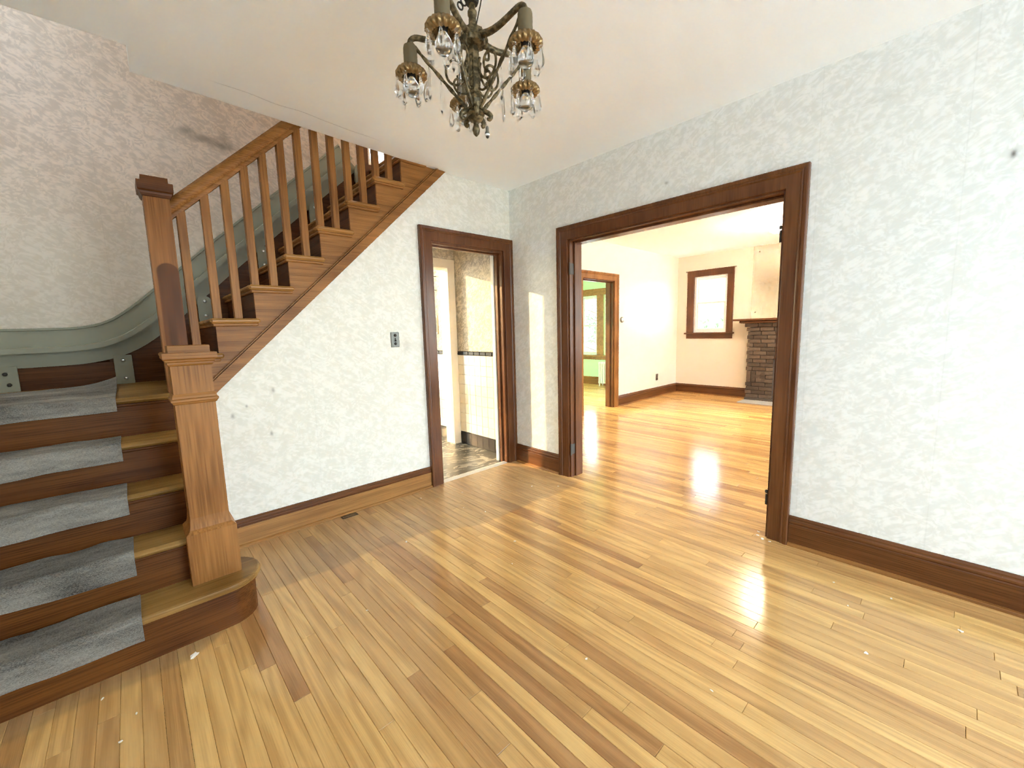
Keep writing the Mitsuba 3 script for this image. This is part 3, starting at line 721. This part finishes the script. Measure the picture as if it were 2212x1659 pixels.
put('canopy', lathe([(0, 2.583), (.065, 2.5825), (.062, 2.572), (.03, 2.562), (.012, 2.555), (0, 2.555)], 24, O), 'bronze', ch, smooth=40)
put('wire', tube(spline([(O[0] + .034, O[1] - .032, 2.58), (O[0] + .03, O[1] - .028, 2.46), (O[0] + .022, O[1] - .02, 2.40), (O[0] + .013, O[1] - .012, 2.355), (O[0] + .010, O[1] - .008, 2.335)], 20), .0024, 6), 'dark_iron', ch, smooth=True)
put('hub', lathe([(0, 2.325), (.018, 2.325), (.034, 2.318), (.040, 2.305), (.038, 2.292), (.046, 2.285), (.040, 2.272), (.022, 2.266), (0, 2.266)], 20, O, 10, .06), 'bronze', ch, smooth=40)
put('column', lathe([(0, 2.27), (.017, 2.268), (.019, 2.24), (.0165, 2.225), (.0205, 2.215), (.0215, 2.16), (.019, 2.12), (.0225, 2.11), (.026, 2.095), (.022, 2.075), (.016, 2.062), (0, 2.062)], 8, O), 'bronze', ch)
put('finial', lathe([(0, 2.064), (.020, 2.062), (.030, 2.055), (.032, 2.048), (.024, 2.043), (.027, 2.037), (.022, 2.030), (.011, 2.024), (.008, 2.017), (.012, 2.006), (.0135, 1.997), (.010, 1.986), (.004, 1.979), (0, 1.978)], 18, O), 'bronze', ch, smooth=40)
def local(ang, pts):
    c, s = math.cos(ang), math.sin(ang)
    p = np.array(pts, float)
    return np.c_[O[0] + p[:, 0] * c - p[:, 1] * s, O[1] + p[:, 0] * s + p[:, 1] * c, p[:, 2]]
def prism_drop(h, r, n=6):
    return lathe([(0, 0), (r * .35, -h * .06), (r * .55, -h * .25), (r, -h * .68), (r * .62, -h * .92), (0, -h)], n)
def spear(h, r, n=6):
    return lathe([(0, 0), (r * .6, -h * .03), (r * .75, -h * .1), (r, -h * .8), (r * .7, -h * .86), (0, -h)], n)
def at(m, x, y, z):
    m = m.copy(); m.apply_translation((x, y, z)); return m
DROP, SPEAR, BEAD = prism_drop(.058, .0125), spear(.088, .0058), trimesh.creation.icosphere(1, .0058)
for i in range(5):
    a = -2.66188 + i * 2 * math.pi / 5
    arm = put('arm', tube(local(a, spline([(.03, 0, 2.296), (.075, 0, 2.284), (.13, 0, 2.288), (.185, 0, 2.302), (.208, 0, 2.303), (.22, 0, 2.292), (.2215, 0, 2.275)], 22)), np.linspace(.0115, .0085, 22), 10), 'bronze', ch, smooth=True)
    c = local(a, [(.22, 0, 0)])[0]
    put('socket', lathe([(0, 2.284), (.012, 2.284), (.0215, 2.278), (.0235, 2.27), (.0235, 2.205), (.018, 2.196), (0, 2.196)], 20, c), 'socket_gold', arm, smooth=35)
    put('cup', lathe([(.022, 2.214), (.033, 2.210), (.045, 2.201), (.0515, 2.190), (.0515, 2.183), (.045, 2.177), (.033, 2.175), (.0315, 2.179), (.040, 2.183), (.044, 2.190), (.036, 2.199), (.022, 2.206)], 96, c, 18, .075), 'cup_gold', arm, smooth=50)
    put('lamp_base', lathe([(0, 2.204), (.014, 2.203), (.0145, 2.182), (.012, 2.176), (0, 2.175)], 16, c), 'dark_iron', arm, smooth=35)
    bo = [(.0, 2.184), (.010, 2.183), (.013, 2.174), (.021, 2.162), (.0262, 2.149), (.0265, 2.139), (.022, 2.127), (.012, 2.119), (0, 2.117)]
    bi = [(r * .95, 2.15 + (z - 2.15) * .95) for r, z in bo][::-1]
    put('bulb', lathe(bo, 24, c), 'glass', arm, smooth=True); put('bulb_inside', lathe(bi, 24, c), 'glass', arm, smooth=True)
    for j in range(6):
        t = a + .35 + j * math.pi / 3
        px, py = c[0] + .049 * math.cos(t), c[1] + .049 * math.sin(t)
        put('prism_bead', at(BEAD, px, py, 2.169), 'glass', arm)
        put('prism', at(DROP, px, py, 2.1635), 'glass', arm)
    ro = np.array([(.212 - .188 * t, 0, 2.285 - .222 * t) for t in np.linspace(0, 1, 40)])
    rr = .0058 + .0012 * np.sin(np.linspace(0, 30, 40))
    put('strut', tube(local(a, ro), rr, 7), 'bronze', arm, smooth=True)
    # scrollwork between column and strut
    th = np.linspace(0, 2.6 * math.pi, 40); sr = .045 * (1 - .26 * th / th[-1] * 2.4)
    put('scroll', tube(local(a, np.c_[.066 + sr * np.cos(th + 2.6), 0 * th, 2.195 + sr * 1.25 * np.sin(th + 2.6)]), .0042, 7), 'bronze', ch, smooth=True)
    put('scroll', tube(local(a, spline([(.020, 0, 2.13), (.045, 0, 2.118), (.07, 0, 2.14), (.067, 0, 2.165), (.052, 0, 2.168), (.048, 0, 2.155)], 24)), .0038, 7), 'bronze', ch, smooth=True)
    put('scroll', tube(local(a, spline([(.04, 0, 2.28), (.062, 0, 2.262), (.058, 0, 2.244), (.044, 0, 2.246)], 16)), .0042, 7), 'bronze', ch, smooth=True)
    # curled leaf under the column
    put('leaf', tube(local(a + .5, spline([(.016, 0, 2.085), (.028, 0, 2.06), (.047, 0, 2.048), (.055, 0, 2.036), (.048, 0, 2.028), (.043, 0, 2.034)], 20)), np.r_[np.linspace(.006, .009, 12), np.linspace(.009, .005, 8)], 8), 'bronze', ch, smooth=True)
    # long spear prism hung from the strut
    for rq in (.118, .158):
     q = local(a, [(rq, 0, 2.174 + (rq - .118) * 1.18)])[0]
     put('spear_wire', tube([(q[0], q[1], q[2]), (q[0] + .001, q[1], q[2] - .022)], .0008, 5), 'dark_iron', ch)
     put('spear_bead', at(BEAD, q[0], q[1], q[2] - .027), 'glass', ch)
     put('spear_prism', at(SPEAR, q[0], q[1], q[2] - .034), 'glass', ch)
q = O + np.array([.024, -.022, 0])
pc = put('pull', cat_([tube([(q[0], q[1], 2.042), (q[0] + .004, q[1] - .003, 2.012)], .0007, 5), at(lathe([(0, 0), (.004, 0), (.006, -.008), (.005, -.014), (.009, -.024), (.009, -.026), (0, -.026)], 12), q[0] + .005, q[1] - .004, 2.010)]), 'grey_metal', ch, label='small metal pull hanging beside the finial', smooth=40)
put('ring', at(lathe([(0, 0), (.0088, 0), (.009, -.006), (0, -.006)], 12), q[0] + .005, q[1] - .004, 1.984), 'vinyl_white', pc, smooth=35)
put('tip', at(trimesh.creation.icosphere(2, .0055), q[0] + .005, q[1] - .004, 1.976), 'dark_iron', pc, smooth=True)

# ------------------------------------------------------------------ switch, register, chips
sw = thing('light_switch', 'metal toggle light switch plate on the papered wall under the stairs', 'light switch')
put('plate', bx(-1.270, -1.200, -.007, 0, 1.192, 1.306, .003), 'grey_metal', sw)
put('toggle', cat_([bx(-1.240, -1.230, -.0085, -.006, 1.237, 1.262), bx(-1.2385, -1.2315, -.022, -.006, 1.235, 1.247, .002)]), 'dark_iron', sw)
for z in (1.282, 1.218): put('screw', lathe([(0, 0), (.004, 0), (.004, .0015), (0, .002)], 8) if False else boltm(-1.235, z, -.0065), 'dark_iron', sw, to=None)
rg = thing('floor_register', 'small dark floor register beside the baseboard under the stairs', 'vent')
put('frame', cat_([bx(-1.76, -1.65, -.085, -.080, .0003, .003), bx(-1.76, -1.65, -.045, -.040, .0003, .003), bx(-1.76, -1.755, -.085, -.040, .0003, .003), bx(-1.655, -1.65, -.085, -.040, .0003, .003)]), 'dark_iron', rg)
for i in range(10): put('slat', bx(-1.754 + i * .0102, -1.7495 + i * .0102, -.081, -.044, .0003, .0024), 'brown_plastic', rg)

def chip(seed, s):
    r = np.random.default_rng(seed); m = trimesh.creation.icosphere(1, 1.0); v = np.array(m.vertices)
    v *= (1 + .35 * r.standard_normal((len(v), 1)).clip(-1, 1)); v *= np.array([s, s * r.uniform(.35, .8), s * .22])
    a = r.uniform(0, 6.28); c, q = math.cos(a), math.sin(a); v = v @ np.array([[c, -q, 0], [q, c, 0], [0, 0, 1]])
    v[:, 2] -= v[:, 2].min(); return trimesh.Trimesh(v, m.faces, process=False)
big = [(-.327, -3.052, .011, 'oval white paint chip on the floor near the right baseboard, largest by that wall'), (-2.68, -.915, .017, 'large pale paint chip on the floor in front of the bottom step')]
for j, (x, y, s, lab) in enumerate(big): single('paint_chip', at(chip(40 + j, s), x, y, 0), 'chip_white', lab, 'paint chip')
small = [(-1.60, -.70, .009), (-1.05, -.55, .006), (-.62, -.35, .007), (-.40, -.62, .008), (-.25, -.78, .007), (-.75, -.62, .006), (-.98, -.72, .006), (-.88, -.30, .007), (-1.18, -.16, .007), (-.75, -2.80, .008), (-.45, -2.70, .006), (-.25, -2.83, .007), (-2.86, -1.10, .006), (-2.90, -1.20, .006), (-2.95, -.93, .007), (-1.35, -2.45, .006), (-1.55, -2.05, .006), (-1.12, -1.18, .008), (-1.30, -1.35, .006), (-.28, -2.62, .006), (-2.05, -1.15, .005)]
def where(x, y):
    if y > -.4: return 'tiny white paint chip on the floor before the narrow doorway'
    if x > -.5 and y > -1: return 'tiny white paint chip on the floor at the left foot of the wide opening'
    if y > -.8: return 'tiny white paint chip on the worn floor strip under the stair wall'
    if x < -2.5: return 'tiny white paint chip on the floor in front of the bottom step'
    if x > -.8 and y < -2.5: return 'tiny white paint chip on the floor near the right baseboard'
    return 'tiny white paint chip or crumb out on the open oak floor'
for j, (x, y, s) in enumerate(small):
    single('paint_chip', at(chip(j, s), x, y, 0), 'chip_white', where(x, y), 'paint chip', group='tiny paint chips scattered on the foyer floor')
deb = [(-.05, -2.235, .012), (-.02, -2.20, .009), (.03, -2.19, .010), (-.055, -2.275, .008)]
for j, (x, y, s) in enumerate(deb):
    single('plaster_crumb', at(chip(80 + j, s), x, y, 0), 'chip_white', 'greyish plaster crumb at the foot of the right jamb of the wide opening', 'plaster crumb', group='plaster crumbs at the foot of the right jamb')

# ------------------------------------------------------------------ living room
def window(name, label, x, y0, y1, z0, z1, meet, wood):
    w = thing(name, label, None, kind='structure')
    f = .045
    put('frame', cat_([bx(x + .02, x + .10, y0, y0 + f, z0, z1, .004), bx(x + .02, x + .10, y1 - f, y1, z0, z1, .004), bx(x + .02, x + .10, y0 + f, y1 - f, z0, z0 + f, .004), bx(x + .02, x + .10, y0 + f, y1 - f, z1 - f, z1, .004)]), 'vinyl_white', w)
    for nm, a, b_, xx in (('upper_sash', meet - .018, z1 - f, x + .062), ('lower_sash', z0 + f, meet + .018, x + .034)):
        s = put(nm, cat_([bx(xx, xx + .025, y0 + f, y0 + f + .032, a, b_, .003), bx(xx, xx + .025, y1 - f - .032, y1 - f, a, b_, .003), bx(xx, xx + .025, y0 + f + .032, y1 - f - .032, a, a + .034, .003), bx(xx, xx + .025, y0 + f + .032, y1 - f - .032, b_ - .034, b_, .003)]), 'vinyl_white', w)
        put('pane', bx(xx + .011, xx + .013, y0 + f + .032, y1 - f - .032, a + .034, b_ - .034), 'pane_glass', s)
    return w
w1 = window('window_1', 'small double hung white window in a dark wood casing on the far living room wall', X2, -.085, .525, 1.165, 2.215, 1.715, 1)
put('casing', cat_([bx(X2 - .022, X2, -.185, -.075, 1.165, 2.21, .003), bx(X2 - .022, X2, .515, .645, 1.165, 2.21, .003), bx(X2 - .026, X2, -.185, .645, 2.20, 2.315, .003)]), 'trim_wood_z', w1)
put('stool', bx(X2 - .06, X2 + .03, -.215, .675, 1.14, 1.167, .006), 'trim_wood_y', w1)
put('apron', bx(X2 - .02, X2, -.185, .645, 1.055, 1.14, .003), 'trim_wood_y', w1)
put('jamb', cat_([bx(X2, X2 + .15, -.09, -.083, 1.165, 2.22), bx(X2, X2 + .15, .523, .53, 1.165, 2.22), bx(X2, X2 + .15, -.085, .525, 2.213, 2.22)]), 'trim_wood_z', w1)
for y in (-.205, .665): put('curtain_hook', boltm(0, 0, 0), 'grey_metal', w1, to=T().translate([X2 - .012, y, 2.31]).rotate([0, 0, 1], -90))

# sunroom windows
for i, (ya, yb) in enumerate(((1.50, 2.00), (2.08, 2.555), (2.72, 3.20), (3.36, 3.9))):
    window('window_%d' % (5 + i), ['', 'sunroom window partly hidden by the door jamb', 'tall white sunroom window seen through the cased doorway', ''][i] or 'white sunroom window out of view', X2, ya, yb, .68, 2.05, 1.36, 1)
cs = thing('trim_3', 'brown wood casing and sill of the sunroom window row', None, kind='structure')
put('casing', cat_([bx(X2 - .022, X2, a, b_, .68, 2.06, .003) for a, b_ in ((1.40, 1.505), (1.995, 2.085), (2.55, 2.725), (3.195, 3.365), (3.895, 4.0))] + [bx(X2 - .026, X2, 1.40, 4.0, 2.045, 2.19, .003)]), 'base_oak_x', cs)
put('sill', bx(X2 - .06, X2 + .03, 1.38, 4.02, .645, .682, .005), 'base_oak_x', cs)
put('apron', bx(X2 - .02, X2, 1.40, 4.0, .58, .645, .003), 'base_oak_x', cs)

# fireplace
fp = thing('fireplace', 'brown brick fireplace with corbelled top and wood mantel on the far living room wall', 'fireplace')
FX, FY0, FY1 = 4.985, -2.06, -.505
put('core', cat_([bx(FX + .02, X2 - .001, FY0 + .03, -1.66, 0, 1.31), bx(FX + .02, X2 - .001, -.91, FY1 - .03, 0, 1.31), bx(FX + .02, X2 - .001, -1.66, -.91, .72, 1.31), bx(X2 - .03, X2 - .001, -1.66, -.91, 0, .72)]), 'mortar', fp)
HB, LB = .0665, .205
brng = random.Random(5)
def brick(y0, y1, z0, z1, x0=FX, t=None, depth=.06):
    m = bx(x0, x0 + depth, y0 + .004, y1 - .004, z0 + .004, z1 - .004, .003)
    t = brng.uniform(.05, .7) if t is None else t
    put('brick', m, 'brick_brown', fp, uv=np.tile([[t, .5]], (len(m.vertices), 1)))
nrow = 17
for r in range(nrow):
    z0 = .05 + r * HB; tooth = .012 if r % 2 else 0.0
    ya, yb = FY0 - tooth, FY1 + tooth
    if r < 0: continue
    y = yb
    first = True
    while y > ya + .01:
        L = LB if not (first and r % 2) else LB / 2
        first = False
        y0 = max(ya, y - L)
        if not (z0 < .70 and y > -1.66 and y0 < -.91):
            if not (4 <= r <= 6 and y0 > -.80 and y < -.48 and r > 3):
                lt = .95 if (r == 8 and -.76 < y < -.60) else None
                brick(y0, y, z0, z0 + HB, t=lt)
        else:
            if y > -.91: brick(-.91, y, z0, z0 + HB)
            if y0 < -1.66: brick(y0, -1.66, z0, z0 + HB)
        y = y0
for j in range(4): brick(-.80 + j * .0735, -.80 + (j + 1) * .0735 - .0, .05 + 4 * HB, .05 + 7 * HB, t=(.45, .12, .5, .15)[3 - j])
for r, o in ((17, .018), (18, .042), (19, .066)):
    z0 = .05 + r * HB; y = FY1 + o
    while y > FY0 - o + .01:
        y0 = max(FY0 - o, y - LB); brick(y0, y, z0, min(z0 + HB, 1.315), FX - o, depth=.06 + o); y = y0
mt = put('mantel', bx(FX - .17, X2 - .013, FY0 - .20, FY1 + .195, 1.355, 1.388, .004), 'trim_wood_y', fp, label='dark wood mantel shelf')
put('mantel_moulding', bx(FX - .11, X2 - .013, FY0 - .115, FY1 + .11, 1.316, 1.355, .012), 'trim_wood_y', mt)
put('base_course', bx(FX - .004, FX + .06, FY1 - .41, FY1 + .012, 0, .052, .003), 'mortar', fp)
single('hearth', bx(4.64, FX - .006, FY0 - .02, -.49, .0005, .012, .003), 'hearth_stone', 'flat grey stone hearth slab in front of the brick fireplace', 'hearth')
mr = thing('mirror_panel', 'tall frameless mirror panel above the fireplace mantel', 'mirror')
put('glass', bx(X2 - .012, X2 - .004, -2.05, -.475, 1.39, HL - .004, .002), 'mirror', mr)
for y, z in ((-.565, 2.50), (-.54, 1.50)): put('screw', lathe([(0, 0), (.011, 0), (.008, .004), (0, .005)], 10), 'brown_plastic', mr, to=T().translate([X2 - .012, y, z]).rotate([0, 1, 0], -90))

# thermostat, outlet, ceiling lamp, wires
tm = thing('thermostat', 'round metal thermostat on the cream wall beside the sunroom doorway', 'thermostat')
def wallround(prof, x, z, y=Y1, n=24):
    m = lathe(prof, n); v = np.array(m.vertices); return trimesh.Trimesh(np.c_[v[:, 0] + x, y - v[:, 2], v[:, 1] + z], m.faces[:, ::-1], process=False)
put('base', wallround([(.045, 0), (.045, .015), (.036, .022), (0, .022)], 3.232, 1.425), 'grey_metal', tm, smooth=35)
put('dial', wallround([(.034, .02), (.034, .036), (.028, .040), (0, .040)], 3.232, 1.425), 'steel', tm, smooth=35)
ol = thing('wall_outlet', 'dark brown electrical outlet on the cream living room wall above the baseboard', 'outlet')
put('plate', bx(4.396, 4.468, Y1 - .007, Y1, .305, .425, .002), 'brown_plastic', ol)
for z in (.392, .338): put('receptacle', wallround([(.016, 0), (.016, .009), (0, .009)], 4.432, z, n=16), 'dark_iron', ol)
lx, ly = 3.36, -1.31
la = thing('ceiling_lamp', 'lit white glass globe lamp on the living room ceiling', 'ceiling lamp')
put('fitter', lathe([(0, HL), (.085, HL - .001), (.085, HL - .02), (.07, HL - .028), (0, HL - .028)], 28, (lx, ly, 0)), 'lamp_brass', la, smooth=35)
put('globe', lathe([(.068, HL - .026), (.095, HL - .045), (.112, HL - .08), (.112, HL - .115), (.092, HL - .155), (.05, HL - .178), (0, HL - .183)][::-1], 32, (lx, ly, 0)), 'vinyl_white', la, smooth=True, more={'emitter': {'type': 'area', 'radiance': {'type': 'rgb', 'value': [2.0, 1.65, 1.2]}}})

# radiator in the sunroom
rd = thing('radiator', 'white cast iron column radiator under the sunroom window', 'radiator')
for i in range(9):
    y = 2.51 - i * .058
    sh = []
    for dx in (0, .07, .14):
        sh.append(tube([(X2 - .08 - dx, y, .07), (X2 - .08 - dx, y, .52)], .021, 10))
    sh += [tube([(X2 - .07, y, z), (X2 - .23, y, z)], .027, 10) for z in (.09, .52)]
    sh += [bx(X2 - .225, X2 - .20, y - .012, y + .012, 0, .08, .004), bx(X2 - .10, X2 - .075, y - .012, y + .012, 0, .08, .004)] if i in (0, 8) else []
    put('section', cat_(sh), 'vinyl_white', rd, smooth=40)

# ------------------------------------------------------------------ back hall details
pq = thing('wall_plaque', 'small pale pinkish plate on the wall beyond the cream doorway', 'wall plate')
put('plate', bx(XH - .012, XH, 1.36, 1.43, 1.28, 1.50, .004), 'cream_paint', pq)
put('rim', bx(XH - .016, XH - .011, 1.372, 1.418, 1.30, 1.48, .003), 'brown_plastic', pq)
hk = thing('wall_hook_rail', 'small dark wire hooks on the wall beyond the cream doorway', 'wall hooks')
for z in (1.96, 1.80): put('hook', tube([(XH, 1.36, z), (XH - .05, 1.36, z), (XH - .055, 1.36, z - .03)], .004, 6), 'dark_iron', hk)

# ------------------------------------------------------------------ windows outside the frame, placed and sized for their light
def simple_window(name, label, axis, pos, a0, a1, z0, z1, n):
    w = thing(name, label, None, kind='structure')
    def B(u0, u1, v0, v1, d0, d1): return bx(u0, u1, d0, d1, v0, v1) if axis == 'y' else bx(d0, d1, u0, u1, v0, v1)
    f = .05; fr = [B(a0, a1, z0, z0 + f, pos - .08, pos - .03), B(a0, a1, z1 - f, z1, pos - .08, pos - .03)]
    for i in range(n + 1):
        u = a0 + (a1 - a0 - f) * i / n; fr.append(B(u, u + f, z0 + f, z1 - f, pos - .08, pos - .03))
    put('frame', cat_(fr), 'vinyl_white', w)
    put('pane', B(a0 + f, a1 - f, z0 + f, z1 - f, pos - .056, pos - .054), 'pane_glass', w)
simple_window('window_9', 'tall glazed entrance behind the viewer', 'y', YB, -2.3, -.6, .08, 2.5, 2)
simple_window('window_10', 'added window out of view beyond the fireplace, brightening the living room', 'x', X2 + .12, -3.8, -2.6, .7, 2.2, 2)  # added out of view to brighten the living room
simple_window('window_12', 'added upstairs window out of view, there to light the stair wall', 'y', -.32, -3.7, -2.9, 3.2, 4.6, 1)  # added upstairs only to throw daylight on the pink wall
simple_window('window_11', 'broad front window of the living room out of view', 'y', YB, 1.3, 4.5, .6, 2.3, 4)

# ------------------------------------------------------------------ trees outside
def tree(name, label, x, y, h, r, n, seed, z0=.4):
    t = thing(name, label, 'tree', group=None)
    g = np.random.default_rng(seed)
    br = [tube([(x, y, -.7), (x + .03, y, z0 + h * .4), (x, y + .05, z0 + h * .8)], [.09, .07, .03], 8)]
    ends = []
    for i in range(14):
        a, zz = g.uniform(0, 6.28), g.uniform(.15, .8) * h + z0
        e = (x + r * .8 * math.cos(a), y + r * .8 * math.sin(a), zz + g.uniform(.1, .5)); ends.append(e)
        br.append(tube([(x, y, zz - .2), e], [.03, .01], 6))
    put('trunk', cat_(br), 'bark', t)
    u = g.standard_normal((n, 3)); u /= np.linalg.norm(u, axis=1, keepdims=True); u *= g.uniform(.45, 1, (n, 1)) ** .6
    c = u * [r, r, h / 2] + [x, y, z0 + h / 2]
    keep = meshkit.fbm(c * 1.6, 3, seed) > .47
    c = c[keep]; n = len(c)
    d = g.standard_normal((n, 3)); d /= np.linalg.norm(d, axis=1, keepdims=True); e = np.cross(d, g.standard_normal((n, 3))); e /= np.linalg.norm(e, axis=1, keepdims=True)
    s = g.uniform(.05, .10, (n, 1))
    V = np.stack([c - d * s, c + e * s * .45, c + d * s, c - e * s * .45], 1).reshape(-1, 3); q = np.arange(n)[:, None] * 4
    put('foliage', trimesh.Trimesh(V, np.vstack([q + [0, 1, 2], q + [0, 2, 3]]), process=False), 'leaf', t, kind='stuff')
tree('leafy_tree', 'leafy shrub outside the small living room window', 10.2, 1.5, 2.0, 1.5, 2600, 1, -.3)
tree('leafy_tree', 'tall thin tree farther outside the small living room window', 15.5, .7, 5.0, 2.4, 900, 2, 1.9)
tree('leafy_tree', 'leafy tree outside the sunroom window', 10.5, 5.6, 3.2, 1.8, 2400, 3, -.3)
